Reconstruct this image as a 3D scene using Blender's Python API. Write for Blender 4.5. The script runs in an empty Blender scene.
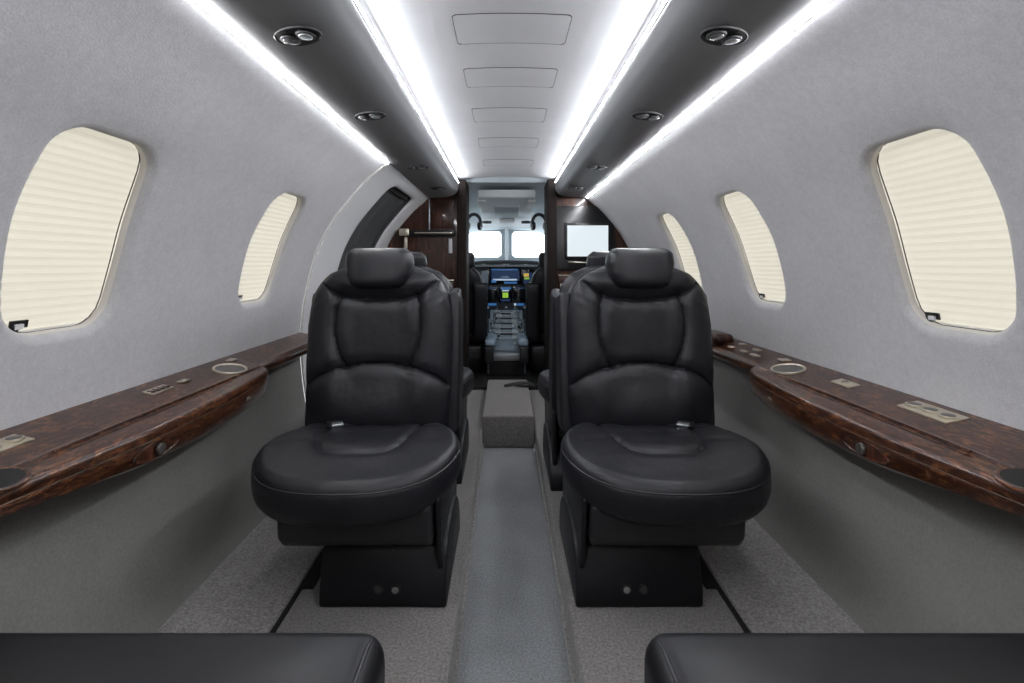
import bpy, bmesh, math, random
from mathutils import Vector, Matrix
random.seed(7)
S = bpy.context.scene
COL = S.collection
PI = math.pi
# ------------------------------------------------------------------ camera, sky, exposure
# x across the cabin, y forward to the cockpit, z up from the raised seat floor
cam_d = bpy.data.cameras.new('camera'); cam = bpy.data.objects.new('camera', cam_d); COL.objects.link(cam)
cam.location = (-.012, 0, .85); cam.rotation_euler = (PI/2, 0, 0)
cam_d.sensor_width = 36; cam_d.lens = 36*500/1024
cam_d.shift_x = 7/1024; cam_d.shift_y = -76.5/1024; cam_d.clip_start = .02
S.camera = cam
W = bpy.data.worlds.new('sky'); S.world = W; W.use_nodes = True
bg = W.node_tree.nodes['Background']
nt = W.node_tree
tc = nt.nodes.new('ShaderNodeTexCoord'); nz = nt.nodes.new('ShaderNodeTexNoise'); nz.inputs['Scale'].default_value = 5
mp = nt.nodes.new('ShaderNodeMapping'); mp.inputs['Scale'].default_value = (1, 1, 5)
cr = nt.nodes.new('ShaderNodeValToRGB')
cr.color_ramp.elements[0].position = .35; cr.color_ramp.elements[0].color = (.80, .91, .98, 1)
cr.color_ramp.elements[1].position = .6; cr.color_ramp.elements[1].color = (1, 1, 1, 1)
nt.links.new(tc.outputs['Generated'], mp.inputs['Vector']); nt.links.new(mp.outputs[0], nz.inputs['Vector'])
nt.links.new(nz.outputs['Fac'], cr.inputs['Fac']); nt.links.new(cr.outputs[0], bg.inputs['Color'])
bg.inputs['Strength'].default_value = 4.0
S.view_settings.view_transform = 'Standard'; S.view_settings.look = 'None'
S.view_settings.exposure = 0.0; S.view_settings.gamma = 1; S.view_settings.use_curve_mapping = False
LED_IN, LED_OUT = 74.0, 200.0     # emission of the four cabin light strips

# ------------------------------------------------------------------ materials
def mat(name, col, rough=.5, metal=0, emit=None, estr=0, coat=0, spec=.5, noise=None, bump=None, sheen=0):
    m = bpy.data.materials.new(name); m.use_nodes = True; t = m.node_tree; b = t.nodes['Principled BSDF']
    b.inputs['Base Color'].default_value = (*col, 1); b.inputs['Roughness'].default_value = rough
    b.inputs['Metallic'].default_value = metal; b.inputs['Coat Weight'].default_value = coat
    b.inputs['Coat Roughness'].default_value = .06; b.inputs['Specular IOR Level'].default_value = spec
    b.inputs['Sheen Weight'].default_value = sheen
    if emit: b.inputs['Emission Color'].default_value = (*emit, 1); b.inputs['Emission Strength'].default_value = estr
    if noise or bump:
        c = t.nodes.new('ShaderNodeTexCoord')
    if noise:                       # (list of (scale, amount))
        prev = None
        for sc, am in noise:
            n = t.nodes.new('ShaderNodeTexNoise'); n.inputs['Scale'].default_value = sc; n.inputs['Detail'].default_value = 4
            t.links.new(c.outputs['Object'], n.inputs['Vector'])
            r = t.nodes.new('ShaderNodeMapRange'); r.inputs['From Min'].default_value = .3; r.inputs['From Max'].default_value = .7
            r.inputs['To Min'].default_value = 1-am; r.inputs['To Max'].default_value = 1+am
            t.links.new(n.outputs['Fac'], r.inputs['Value'])
            if prev is None: prev = r.outputs[0]
            else:
                q = t.nodes.new('ShaderNodeMath'); q.operation = 'MULTIPLY'
                t.links.new(prev, q.inputs[0]); t.links.new(r.outputs[0], q.inputs[1]); prev = q.outputs[0]
        v = t.nodes.new('ShaderNodeVectorMath'); v.operation = 'SCALE'; v.inputs[0].default_value = col
        t.links.new(prev, v.inputs['Scale']); t.links.new(v.outputs[0], b.inputs['Base Color'])
    if bump:                        # (scale, strength, distance)
        last = None
        for sc, st, di in bump:
            n = t.nodes.new('ShaderNodeTexNoise'); n.inputs['Scale'].default_value = sc; n.inputs['Detail'].default_value = 3
            t.links.new(c.outputs['Object'], n.inputs['Vector'])
            bp = t.nodes.new('ShaderNodeBump'); bp.inputs['Strength'].default_value = st; bp.inputs['Distance'].default_value = di
            t.links.new(n.outputs['Fac'], bp.inputs['Height'])
            if last: t.links.new(last, bp.inputs['Normal'])
            last = bp.outputs[0]
        t.links.new(last, b.inputs['Normal'])
    return m

def wood_mat(name, c0, c1, c2, scale=(9, 2.2, 9), coat=.42):
    m = mat(name, c0, .30, coat=coat, spec=.3); t = m.node_tree; b = t.nodes['Principled BSDF']
    c = t.nodes.new('ShaderNodeTexCoord'); p = t.nodes.new('ShaderNodeMapping'); p.inputs['Scale'].default_value = scale
    n1 = t.nodes.new('ShaderNodeTexNoise'); n1.inputs['Scale'].default_value = 1.6; n1.inputs['Detail'].default_value = 8
    n1.inputs['Distortion'].default_value = 2.2; n1.inputs['Roughness'].default_value = .65
    n2 = t.nodes.new('ShaderNodeTexNoise'); n2.inputs['Scale'].default_value = 5; n2.inputs['Detail'].default_value = 6
    n2.inputs['Distortion'].default_value = 3
    mx = t.nodes.new('ShaderNodeMath'); mx.operation = 'MULTIPLY_ADD'; mx.inputs[1].default_value = .35
    t.links.new(c.outputs['Object'], p.inputs['Vector'])
    t.links.new(p.outputs[0], n1.inputs['Vector']); t.links.new(p.outputs[0], n2.inputs['Vector'])
    t.links.new(n2.outputs['Fac'], mx.inputs[0]); t.links.new(n1.outputs['Fac'], mx.inputs[2])
    r = t.nodes.new('ShaderNodeValToRGB'); e = r.color_ramp.elements
    e[0].position = .5; e[0].color = (*c0, 1); e[1].position = .86; e[1].color = (*c2, 1)
    x = e.new(.68); x.color = (*c1, 1)
    t.links.new(mx.outputs[0], r.inputs['Fac']); t.links.new(r.outputs[0], b.inputs['Base Color'])
    return m

M = {}
M['wall'] = mat('wall_fabric', (.49, .485, .495), .85, noise=[(7, .04), (60, .05), (240, .07)], bump=[(260, .25, .002)], sheen=.2)
M['lower'] = mat('lower_wall_fabric', (.225, .221, .208), .85, noise=[(6, .06), (150, .10)], bump=[(300, .3, .002)])
M['headliner'] = mat('headliner', (.82, .82, .835), .8, noise=[(5, .03)], bump=[(300, .15, .001)])
M['valance'] = mat('valance_grey', (.23, .23, .235), .42, noise=[(5, .03)])
M['frame'] = mat('moulded_white', (.70, .70, .71), .45)
M['reveal'] = mat('cream_reveal_glow', (.62, .595, .555), .6)  # cream inside the window openings stands for glow cast by the shades
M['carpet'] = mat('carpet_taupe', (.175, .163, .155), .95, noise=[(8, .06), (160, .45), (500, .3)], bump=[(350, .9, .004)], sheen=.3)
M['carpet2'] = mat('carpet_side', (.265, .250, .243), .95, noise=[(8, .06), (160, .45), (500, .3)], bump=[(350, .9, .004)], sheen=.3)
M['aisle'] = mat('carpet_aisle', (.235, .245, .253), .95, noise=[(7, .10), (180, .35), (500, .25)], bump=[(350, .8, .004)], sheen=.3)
M['leather'] = mat('black_leather', (.0082, .0083, .0112), .46, spec=.38, noise=[(12, .15)], bump=[(13, .42, .010), (420, .18, .0008)])
M['leather2'] = mat('black_leather_smooth', (.009, .0092, .012), .40, spec=.38, bump=[(420, .15, .0006)])
M['leather3'] = mat('black_leather_dark', (.0055, .0057, .0075), .42, spec=.33, bump=[(9, .3, .006), (420, .15, .0006)])
M['thread'] = mat('stitching', (.014, .014, .017), .5)
M['blackplastic'] = mat('black_plastic', (.012, .012, .014), .38)
M['blackgloss'] = mat('black_gloss', (.006, .006, .007), .3, coat=.1)
M['dark'] = mat('groove_black', (.006, .006, .006), .9)
M['wood'] = wood_mat('burl_wood', (.010, .0036, .0024), (.040, .0135, .0065), (.20, .078, .032), (30, 11, 30))
M['wood_dark'] = wood_mat('bulkhead_wood', (.005, .002, .0015), (.034, .0105, .0055), (.11, .038, .018), (12, 12, 2.2), .35)
M['jamb'] = mat('jamb_dark', (.009, .005, .004), .75, spec=.2, noise=[(20, .3)])
M['metal'] = mat('satin_nickel', (.78, .72, .60), .38, 1)
M['chrome'] = mat('chrome', (.7, .7, .7), .12, 1)
M['steel'] = mat('dull_steel', (.55, .58, .60), .35, .9)
M['well'] = mat('dark_metal_cup_shade', (.20, .19, .175), .3, .8)  # dark metal; its tone also paints the shade inside cup holders
M['led'] = mat('led_inner', (1, 1, 1), .5, emit=(.93, .95, 1), estr=LED_IN)
M['led2'] = mat('led_outer', (1, 1, 1), .5, emit=(.95, .96, 1), estr=LED_OUT)
M['lens'] = mat('lamp_lens', (.13, .13, .135), .2, coat=.5)
M['bezel'] = mat('bezel_grey', (.035, .035, .037), .6)
M['doorfab'] = mat('door_fabric', (.055, .056, .056), .8, noise=[(150, .15)])
M['cockpit'] = mat('cockpit_grey', (.42, .47, .50), .6)
M['cockpit_light'] = mat('cockpit_light_grey', (.80, .83, .85), .55)
M['cockpit_dark'] = mat('cockpit_dark', (.035, .042, .05), .5)
M['console'] = mat('console_grey', (.24, .28, .32), .35, .3)
M['armblue'] = mat('armrest_slate', (.26, .34, .42), .30)
M['screen_off'] = mat('display_glass', (.005, .006, .008), .1, coat=.5)
M['scr_blue'] = mat('screen_blue', (0, 0, 0), .4, emit=(.04, .16, .42), estr=.7)
M['scr_navy'] = mat('screen_navy', (0, 0, 0), .4, emit=(.01, .03, .09), estr=.7)
M['scr_green'] = mat('screen_green', (0, 0, 0), .4, emit=(.35, .65, .06), estr=.7)
M['scr_white'] = mat('screen_white', (0, 0, 0), .4, emit=(.5, .62, .75), estr=.8)
M['scr_amber'] = mat('screen_amber', (0, 0, 0), .4, emit=(.75, .5, .1), estr=.8)
M['monitor'] = mat('monitor_reflect_glow', (.02, .02, .02), .2, emit=(.80, .90, .95), estr=.92)  # even glow stands in for a window shade mirrored in the screen

def shade_mat():
    m = bpy.data.materials.new('shade_fabric'); m.use_nodes = True; t = m.node_tree
    for n in list(t.nodes): t.nodes.remove(n)
    o = t.nodes.new('ShaderNodeOutputMaterial'); a = t.nodes.new('ShaderNodeAddShader')
    d = t.nodes.new('ShaderNodeBsdfDiffuse'); r = t.nodes.new('ShaderNodeBsdfTranslucent')
    d.inputs['Color'].default_value = (.30, .285, .25, 1); r.inputs['Color'].default_value = (.166, .150, .122, 1)
    t.links.new(d.outputs[0], a.inputs[0]); t.links.new(r.outputs[0], a.inputs[1]); t.links.new(a.outputs[0], o.inputs['Surface'])
    return m
M['shade'] = shade_mat()
def glass_mat():
    m = bpy.data.materials.new('windshield_glass'); m.use_nodes = True; t = m.node_tree
    for n in list(t.nodes): t.nodes.remove(n)
    o = t.nodes.new('ShaderNodeOutputMaterial'); a = t.nodes.new('ShaderNodeMixShader'); a.inputs[0].default_value = .05
    d = t.nodes.new('ShaderNodeBsdfTransparent'); r = t.nodes.new('ShaderNodeBsdfGlossy')
    d.inputs['Color'].default_value = (.95, .98, 1, 1); r.inputs['Roughness'].default_value = .02
    t.links.new(d.outputs[0], a.inputs[1]); t.links.new(r.outputs[0], a.inputs[2]); t.links.new(a.outputs[0], o.inputs['Surface'])
    return m
M['glass'] = glass_mat()

# ------------------------------------------------------------------ helpers
def tag(o, label=None, cat=None, group=None, kind=None):
    if label: o['label'] = label
    if cat: o['category'] = cat
    if group: o['group'] = group
    if kind: o['kind'] = kind
    return o
def thing(name, label, cat, loc=(0, 0, 0), rz=0, group=None):
    o = bpy.data.objects.new(name, None); COL.objects.link(o); o.empty_display_size = .05
    o.location = loc; o.rotation_euler = (0, 0, rz)
    return tag(o, label, cat, group)
def mesh_obj(name, bm, m, parent=None, smooth=True, weld=0, recalc=True):
    if weld: bmesh.ops.remove_doubles(bm, verts=bm.verts, dist=weld)
    if recalc: bmesh.ops.recalc_face_normals(bm, faces=bm.faces)
    me = bpy.data.meshes.new(name); bm.to_mesh(me); bm.free()
    me.materials.append(m)
    if smooth:
        me.polygons.foreach_set('use_smooth', [True]*len(me.polygons))
        try: me.set_sharp_from_angle(angle=R(38))
        except Exception: pass
    o = bpy.data.objects.new(name, me); COL.objects.link(o)
    if parent: o.parent = parent
    return o
def R(d): return math.radians(d)
def copy_tree(o, parent=None):
    c = o.copy(); COL.objects.link(c)
    if parent: c.parent = parent; c.matrix_parent_inverse = o.matrix_parent_inverse.copy()
    for ch in list(o.children): copy_tree(ch, c)
    return c
def add_box(bm, c, s, r=0, seg=3, rot=None):
    """rounded box, centre c, full size s"""
    t = bmesh.new(); bmesh.ops.create_cube(t, size=1)
    for v in t.verts: v.co = Vector((v.co.x*s[0], v.co.y*s[1], v.co.z*s[2]))
    if r > 0: bmesh.ops.bevel(t, geom=list(t.edges), offset=min(r, min(s)*.49), segments=seg, profile=.5, affect='EDGES')
    if rot: bmesh.ops.rotate(t, verts=t.verts, cent=(0, 0, 0), matrix=rot)
    bmesh.ops.translate(t, verts=t.verts, vec=Vector(c)); merge(bm, t)
def merge(bm, t):
    me = bpy.data.meshes.new('tmp'); t.to_mesh(me); t.free(); bm.from_mesh(me); bpy.data.meshes.remove(me)
def box(name, c, s, m, parent=None, r=0, seg=3, rot=None):
    bm = bmesh.new(); add_box(bm, c, s, r, seg, rot); return mesh_obj(name, bm, m, parent)
def add_prism(bm, pts, axis, a, b, r=0, seg=3):
    """polygon pts (2D) extruded along axis ('x','y','z') from a to b; bevels all edges by r"""
    def P3(p, w):
        return {'x': (w, p[0], p[1]), 'y': (p[0], w, p[1]), 'z': (p[0], p[1], w)}[axis]
    t = bmesh.new(); A = [t.verts.new(P3(p, a)) for p in pts]; B = [t.verts.new(P3(p, b)) for p in pts]
    n = len(pts); t.faces.new(A); t.faces.new(B[::-1])
    for i in range(n): t.faces.new((A[i], B[i], B[(i+1) % n], A[(i+1) % n]))
    bmesh.ops.recalc_face_normals(t, faces=t.faces)
    if r > 0:
        es = [e for e in t.edges if e.calc_face_angle(0) > .45]
        bmesh.ops.bevel(t, geom=es, offset=r, segments=seg, profile=.5, affect='EDGES', clamp_overlap=True)
    merge(bm, t)
def prism(name, pts, axis, a, b, m, parent=None, r=0, seg=3):
    bm = bmesh.new(); add_prism(bm, pts, axis, a, b, r, seg); return mesh_obj(name, bm, m, parent)
def add_cyl(bm, c, r, h, axis='z', n=28, r2=None, bev=0, rot=None):
    t = bmesh.new(); bmesh.ops.create_cone(t, cap_ends=True, segments=n, radius1=r, radius2=r if r2 is None else r2, depth=h)
    if bev:
        es = [e for e in t.edges if e.calc_face_angle(0) > .8]
        bmesh.ops.bevel(t, geom=es, offset=bev, segments=2, profile=.5, affect='EDGES')
    if axis == 'x': bmesh.ops.rotate(t, verts=t.verts, cent=(0, 0, 0), matrix=Matrix.Rotation(PI/2, 3, 'Y'))
    if axis == 'y': bmesh.ops.rotate(t, verts=t.verts, cent=(0, 0, 0), matrix=Matrix.Rotation(-PI/2, 3, 'X'))
    if rot: bmesh.ops.rotate(t, verts=t.verts, cent=(0, 0, 0), matrix=rot)
    bmesh.ops.translate(t, verts=t.verts, vec=Vector(c)); merge(bm, t)
def cyl(name, c, r, h, m, parent=None, axis='z', n=28, r2=None, bev=0, rot=None):
    bm = bmesh.new(); add_cyl(bm, c, r, h, axis, n, r2, bev, rot); return mesh_obj(name, bm, m, parent)
def add_tube(bm, pts, r, n=8, closed=False):
    pts = [Vector(p) for p in pts]; L = len(pts); rings = []; up0 = None
    for i, p in enumerate(pts):
        a = pts[(i-1) % L] if (closed or i > 0) else p; b = pts[(i+1) % L] if (closed or i < L-1) else p
        d = (b-a).normalized()
        if up0 is None:
            up0 = Vector((0, 0, 1)) if abs(d.z) < .9 else Vector((1, 0, 0))
        u = (up0 - d*up0.dot(d)).normalized(); w = d.cross(u); up0 = u
        rings.append([bm.verts.new(p + (u*math.cos(2*PI*k/n) + w*math.sin(2*PI*k/n))*r) for k in range(n)])
    for i in range(L if closed else L-1):
        A, B = rings[i], rings[(i+1) % L]
        for k in range(n): bm.faces.new((A[k], A[(k+1) % n], B[(k+1) % n], B[k]))
    if not closed: bm.faces.new(rings[0][::-1]); bm.faces.new(rings[-1])
def tube(name, pts, r, m, parent=None, n=8, closed=False):
    bm = bmesh.new(); add_tube(bm, pts, r, n, closed); return mesh_obj(name, bm, m, parent)
def loft(name, sections, m, parent=None, close=True, caps=True):
    """sections: list of equal-length lists of 3D points; each section a closed loop when close"""
    bm = bmesh.new(); V = [[bm.verts.new(p) for p in s] for s in sections]; n = len(V[0])
    for i in range(len(V)-1):
        for k in range(n if close else n-1):
            bm.faces.new((V[i][k], V[i][(k+1) % n], V[i+1][(k+1) % n], V[i+1][k]))
    if caps and close: bm.faces.new(V[0]); bm.faces.new(V[-1][::-1])
    return mesh_obj(name, bm, m, parent)
def catmull(pts, n=8):
    out = []
    for i in range(len(pts)-1):
        p0 = pts[max(i-1, 0)]; p1 = pts[i]; p2 = pts[i+1]; p3 = pts[min(i+2, len(pts)-1)]
        for j in range(n):
            t = j/n
            out.append(tuple(.5*((2*b)+(c-a)*t+(2*a-5*b+4*c-d)*t*t+(-a+3*b-3*c+d)*t**3) for a, b, c, d in zip(p0, p1, p2, p3)))
    out.append(tuple(pts[-1])); return out
def interp(x, xs, ys):
    if x <= xs[0]: return ys[0]
    for i in range(len(xs)-1):
        if x <= xs[i+1]:
            return ys[i] + (ys[i+1]-ys[i])*(x-xs[i])/(xs[i+1]-xs[i])
    return ys[-1]
def sstep(x, a, b):
    t = max(0, min(1, (x-a)/(b-a))); return t*t*(3-2*t)
def seg_dist(px, py, poly):
    best = 9
    for i in range(len(poly)-1):
        ax, ay = poly[i]; bx, by = poly[i+1]; dx, dy = bx-ax, by-ay
        t = max(0, min(1, ((px-ax)*dx+(py-ay)*dy)/(dx*dx+dy*dy+1e-12)))
        best = min(best, math.hypot(px-ax-t*dx, py-ay-t*dy))
    return best

# ------------------------------------------------------------------ wall cross-section
PROF = catmull([(.40, 1.445), (.44, 1.405), (.500, 1.345), (.541, 1.302), (.620, 1.24), (.688, 1.165), (.742, 1.10), (.782, 1.045), (.838, .943),
                (.873, .84), (.898, .74), (.914, .64), (.922, .55), (.921, .46), (.912, .35), (.893, .22), (.86, .10), (.815, 0), (.79, -.06)], 6)
CUM = [0]
for i in range(len(PROF)-1): CUM.append(CUM[-1]+math.dist(PROF[i], PROF[i+1]))
def P(s):
    return interp(s, CUM, [p[0] for p in PROF]), interp(s, CUM, [p[1] for p in PROF])
def N(s):
    s = max(.013, min(CUM[-1]-.013, s))
    a = P(s-.012); b = P(s+.012); dx, dz = b[0]-a[0], b[1]-a[1]; L = math.hypot(dx, dz)
    return (-dz/L, dx/L)          # outward
def s_of_z(z):
    zs = [-p[1] for p in PROF]; return interp(-z, zs, CUM)
def x_of_z(z): return P(s_of_z(z))[0]
def wp(side, y, s, d=0):
    p = P(s); n = N(s); return (side*(p[0]+n[0]*d), y, p[1]+n[1]*d)
def rr_sdf(px, py, hx, hy, r):
    qx = abs(px)-hx+r; qy = abs(py)-hy+r
    return math.hypot(max(qx, 0), max(qy, 0))+min(max(qx, qy), 0)-r

def warp(a, b, sk, hs):
    q = 1-(b/hs)**2; return (a*(1+.22*q)+.008*q+sk*b)
def window_cell(bm, side, y0, y1, s0, s1, cy, cs, hy, hs, r, lip, base=0, nside=22, rings=9, skew=None, mi=5):
    wy = (lambda a, b: warp(a, b, skew, hs)) if skew is not None else (lambda a, b: a)
    """patch of wall y0..y1 x s0..s1 with a rounded opening (centre cy,cs) and a lip profile [(inset, depth)]"""
    rect = []
    cor = [(y0, s0), (y1, s0), (y1, s1), (y0, s1)]
    for k in range(4):
        a, b = cor[k], cor[(k+1) % 4]
        for j in range(nside): rect.append((a[0]+(b[0]-a[0])*j/nside, a[1]+(b[1]-a[1])*j/nside))
    win = []
    for (py, ps) in rect:
        lo, hi = 0, 1
        for _ in range(30):
            mid = (lo+hi)/2
            if rr_sdf((py-cy)*mid, (ps-cs)*mid, hy, hs, r) < 0: lo = mid
            else: hi = mid
        win.append(((py-cy)*lo, (ps-cs)*lo))
    loops = []
    for k in range(rings+1):
        t = (k/rings)**.8
        loops.append([wp(side, a[0]+(cy+wy(w[0], w[1])-a[0])*t, a[1]+(cs+w[1]-a[1])*t, base) for a, w in zip(rect, win)])
    e = 1e-4
    grads = []
    for w in win:
        gx = rr_sdf(w[0]+e, w[1], hy, hs, r)-rr_sdf(w[0]-e, w[1], hy, hs, r)
        gy = rr_sdf(w[0], w[1]+e, hy, hs, r)-rr_sdf(w[0], w[1]-e, hy, hs, r)
        L = math.hypot(gx, gy) or 1; grads.append((gx/L, gy/L))
    for ins, dep in lip:
        loops.append([wp(side, cy+wy(w[0], w[1])-g[0]*ins, cs+w[1]-g[1]*ins, base+dep) for w, g in zip(win, grads)])
    V = [[bm.verts.new(p) for p in l] for l in loops]; n = len(rect)
    split = []
    for i in range(len(V)-1):
        for k in range(n):
            f = bm.faces.new((V[i][k], V[i][(k+1) % n], V[i+1][(k+1) % n], V[i+1][k]))
            if i >= rings+mi: f.material_index = 1
    return [Vector(p) for p in loops[0]]

LIP = [(.002, .0004), (.006, .0015), (.011, .004), (.016, .0085), (.0195, .0135), (.021, .018), (.0215, .022), (.022, .027)]
S_TOP = 0.0; S_LEDGE = s_of_z(.545)
WS0, WS1 = s_of_z(1.103), s_of_z(.694)
WC, WH = (WS0+WS1)/2, (WS1-WS0)/2
def upper_wall(name, side, yw, y_start, y_end):
    bm = bmesh.new(); bounds = [y_start]+[(a+b)/2 for a, b in zip(yw[:-1], yw[1:])]+[y_end]
    for i, c in enumerate(yw):
        window_cell(bm, side, bounds[i], bounds[i+1], S_TOP, S_LEDGE, c, WC, .124, WH, .070, LIP, skew=SK[i])
    bmesh.ops.remove_doubles(bm, verts=bm.verts, dist=1e-4)
    o = mesh_obj(name, bm, M['wall'], None, recalc=False); o.data.materials.append(M['reveal'])  # inner lip faces carry the shades' glow as colour
    return tag(o, kind='structure')
SK = [0, 0, .12, .05, .02]
YL = [-.53, .22, .982, 1.775]; YR = [-.53, .225, .993, 1.735, 2.43]
upper_wall('wall_left', -1, YL, -.95, 2.22)
upper_wall('wall_right', 1, YR, -.95, 3.42)
def lower_wall(name, side, y0, y1):
    n = 24; s1 = s_of_z(-.05)
    secs = []
    for k in range(n+1):
        s = S_LEDGE-.02+(s1-S_LEDGE+.02)*k/n
        secs.append([wp(side, y, s, .001) for y in (y0, (y0+y1)/2, y1)])
    return tag(loft(name, secs, M['lower'], close=False, caps=False), kind='structure')
lower_wall('wall_left_lower', -1, -.95, 2.22)
lower_wall('wall_right_lower', 1, -.95, 3.42)

# window shades: pleated, hung inside each reveal
def make_shade(side, cy, label, sk=0, dy=.165):
    root = thing('window_shade', label, 'window shade', wp(side, cy, WC, .030), 0, 'pleated cream window shades')
    o0 = Vector(root.location); bm = bmesh.new(); ns = 29*4; ny = 6; rows = []
    for i in range(ns+1):
        s = WC-WH-.012+(2*WH+.024)*i/ns
        ph = (i % 4)/4; amp = [.0, .0013, .0021, .0013][i % 4]
        rows.append([bm.verts.new(Vector(wp(side, cy-dy+2*dy*k/ny+sk*(s-WC), s, .033+amp))-o0) for k in range(ny+1)])
    for i in range(ns):
        for k in range(ny): bm.faces.new((rows[i][k], rows[i][k+1], rows[i+1][k+1], rows[i+1][k]))
    mesh_obj('pleated_fabric', bm, M['shade'], root, smooth=False)
    # bottom rail and small black catch at the aft corner
    sb = WC+WH-.021
    bm = bmesh.new()
    add_tube(bm, [Vector(wp(side, cy+sk*WH-.085+.017*k, sb-.003, .029))-o0 for k in range(11)], .0028, 6)
    mesh_obj('bottom_rail', bm, M['reveal'], root)
    lp = []
    for k in range(72):
        a = 2*PI*k/72; px, ps = math.cos(a)*.3, math.sin(a)*.3; lo, hi = 0, 1
        for _ in range(24):
            mid = (lo+hi)/2
            if rr_sdf(px*mid, ps*mid, .124-.0225, WH-.0225, .050) < 0: lo = mid
            else: hi = mid
        lp.append(Vector(wp(side, cy+warp(px*lo, ps*lo, sk, WH), WC+ps*lo, .0275))-o0)
    tube('shade_track', lp, .0014, M['bezel'], root, n=5, closed=True)
    bm = bmesh.new(); bq = bmesh.new(); SG = 1 if side < 0 else -1
    p = lambda yy, ss, d=.052: Vector(wp(side, cy+sk*WH+SG*(yy+.014), ss-.007, d-.028))-o0
    def quad(b, ya, yb, sa, sc, d):
        A = [b.verts.new(p(y, s, dd)) for dd in (d, d+.004) for y, s in ((ya, sa), (yb, sa), (yb, sc), (ya, sc))]
        for f in ((0, 1, 2, 3), (4, 7, 6, 5), (0, 4, 5, 1), (1, 5, 6, 2), (2, 6, 7, 3), (3, 7, 4, 0)): b.faces.new([A[q] for q in f])
    quad(bm, -.104, -.070, sb-.020, sb-.014, .05); quad(bm, -.104, -.097, sb-.016, sb+.001, .05); quad(bm, -.077, -.070, sb-.016, sb-.006, .05)
    quad(bm, -.100, -.088, sb-.009, sb+.000, .049)
    k = mesh_obj('catch', bm, M['blackplastic'], root, smooth=False)
    quad(bq, -.096, -.079, sb-.013, sb-.004, .0485); mesh_obj('catch_button', bq, M['frame'], k, smooth=False)
    return root
NEAR = 'cream pleated shade pulled down in the large near window of the %s wall'
SECO = 'cream pleated shade in the second %s wall window'
for side, ys in ((-1, YL), (1, YR)):
    nm = 'left' if side < 0 else 'right'
    for i, cy in enumerate(ys):
        if i == 0: lab = 'cream pleated shade in the rearmost %s wall window, behind the camera' % nm
        elif i == 1: lab = 'cream pleated shade in the %s wall window beside the rear seat' % nm
        elif i == 2: lab = NEAR % nm
        elif i == 3: lab = (SECO+', just behind the entry door frame') % nm if side < 0 else 'cream pleated shade in the middle window of the right wall'
        else: lab = 'cream pleated shade in the right wall window farthest forward, half hidden by headrest'
        make_shade(side, cy, lab, SK[i])

# entry door in the left wall: white moulded surround, dark quilted panel
DS0, DS1 = s_of_z(1.272), s_of_z(.06)
door = bpy.data.objects.new('door_1', None); COL.objects.link(door); tag(door, kind='structure')
bm = bmesh.new()
window_cell(bm, -1, 2.225, 3.42, 0.0, s_of_z(-.05), 2.865, (DS0+DS1)/2, .305, (DS1-DS0)/2, .075,
            [(.002, .001), (.006, .002), (.012, .006), (.016, .012), (.018, .02), (.019, .03), (.020, .042)], base=-.008, nside=40, rings=8, mi=4)
# edge that turns back to the wall
e0 = [bm.verts.new(wp(-1, 2.225, s_of_z(1.405)+(s_of_z(-.05)-s_of_z(1.405))*k/40, -.008)) for k in range(41)]
e1 = [bm.verts.new(wp(-1, 2.222, s_of_z(1.405)+(s_of_z(-.05)-s_of_z(1.405))*k/40, .012)) for k in range(41)]
for k in range(40): bm.faces.new((e0[k], e0[k+1], e1[k+1], e1[k]))
mesh_obj('door_frame', bm, M['frame'], door, recalc=False).data.materials.append(M['doorfab'])
secs = []
for i in range(61):
    s = DS0-.03+(DS1-DS0+.06)*i/60
    row = []
    for j in range(49):
        y = 2.54+.64*j/48
        g = min(abs(y-2.80), abs(y-3.02)); d = .028+.008*math.exp(-(g/.012)**2)
        row.append(wp(-1, y, s, d))
    secs.append(row)
loft('door_panel', secs, M['doorfab'], door, close=False, caps=False)
bm = bmesh.new(); add_tube(bm, [wp(-1, 2.66+.42*k/8, s_of_z(1.255)+.010, .018) for k in range(9)], .012, 10)
mesh_obj('door_handle', bm, M['blackgloss'], door)
tube('trim_1', [wp(-1, 2.222, s_of_z(1.30)+(s_of_z(.02)-s_of_z(1.30))*k/40, -.004) for k in range(41)], .004, M['reveal'])['kind'] = 'structure'

# ------------------------------------------------------------------ floors
FL = x_of_z(0)
def slab(name, pts, z0, z1, m, r=.0):
    return tag(prism(name, pts, 'z', z0, z1, m, r=r), kind='structure')
slab('floor', [(-1.0, -.95), (1.0, -.95), (1.0, 3.42), (-1.0, 3.42)], -.16, -.10, M['aisle'])
AW = .134; CX = .005
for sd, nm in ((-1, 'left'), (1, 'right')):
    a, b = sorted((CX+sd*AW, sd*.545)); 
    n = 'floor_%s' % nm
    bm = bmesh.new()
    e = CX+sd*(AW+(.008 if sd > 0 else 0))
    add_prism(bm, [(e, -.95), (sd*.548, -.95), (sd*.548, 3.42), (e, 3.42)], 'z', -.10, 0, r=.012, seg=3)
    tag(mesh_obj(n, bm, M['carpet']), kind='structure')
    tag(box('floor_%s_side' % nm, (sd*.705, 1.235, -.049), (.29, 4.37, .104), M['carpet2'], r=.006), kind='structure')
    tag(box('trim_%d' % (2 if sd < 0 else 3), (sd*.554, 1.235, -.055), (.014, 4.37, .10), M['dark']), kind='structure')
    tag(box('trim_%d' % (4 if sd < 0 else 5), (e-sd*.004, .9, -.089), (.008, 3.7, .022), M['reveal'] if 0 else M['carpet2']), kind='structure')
for sd in (-1, 1):
    tag(box('trim_%d' % (9 if sd < 0 else 10), (sd*.532, 1.80, .0012), (.034, .98, .004), M['dark'], r=.001), kind='structure')
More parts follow.
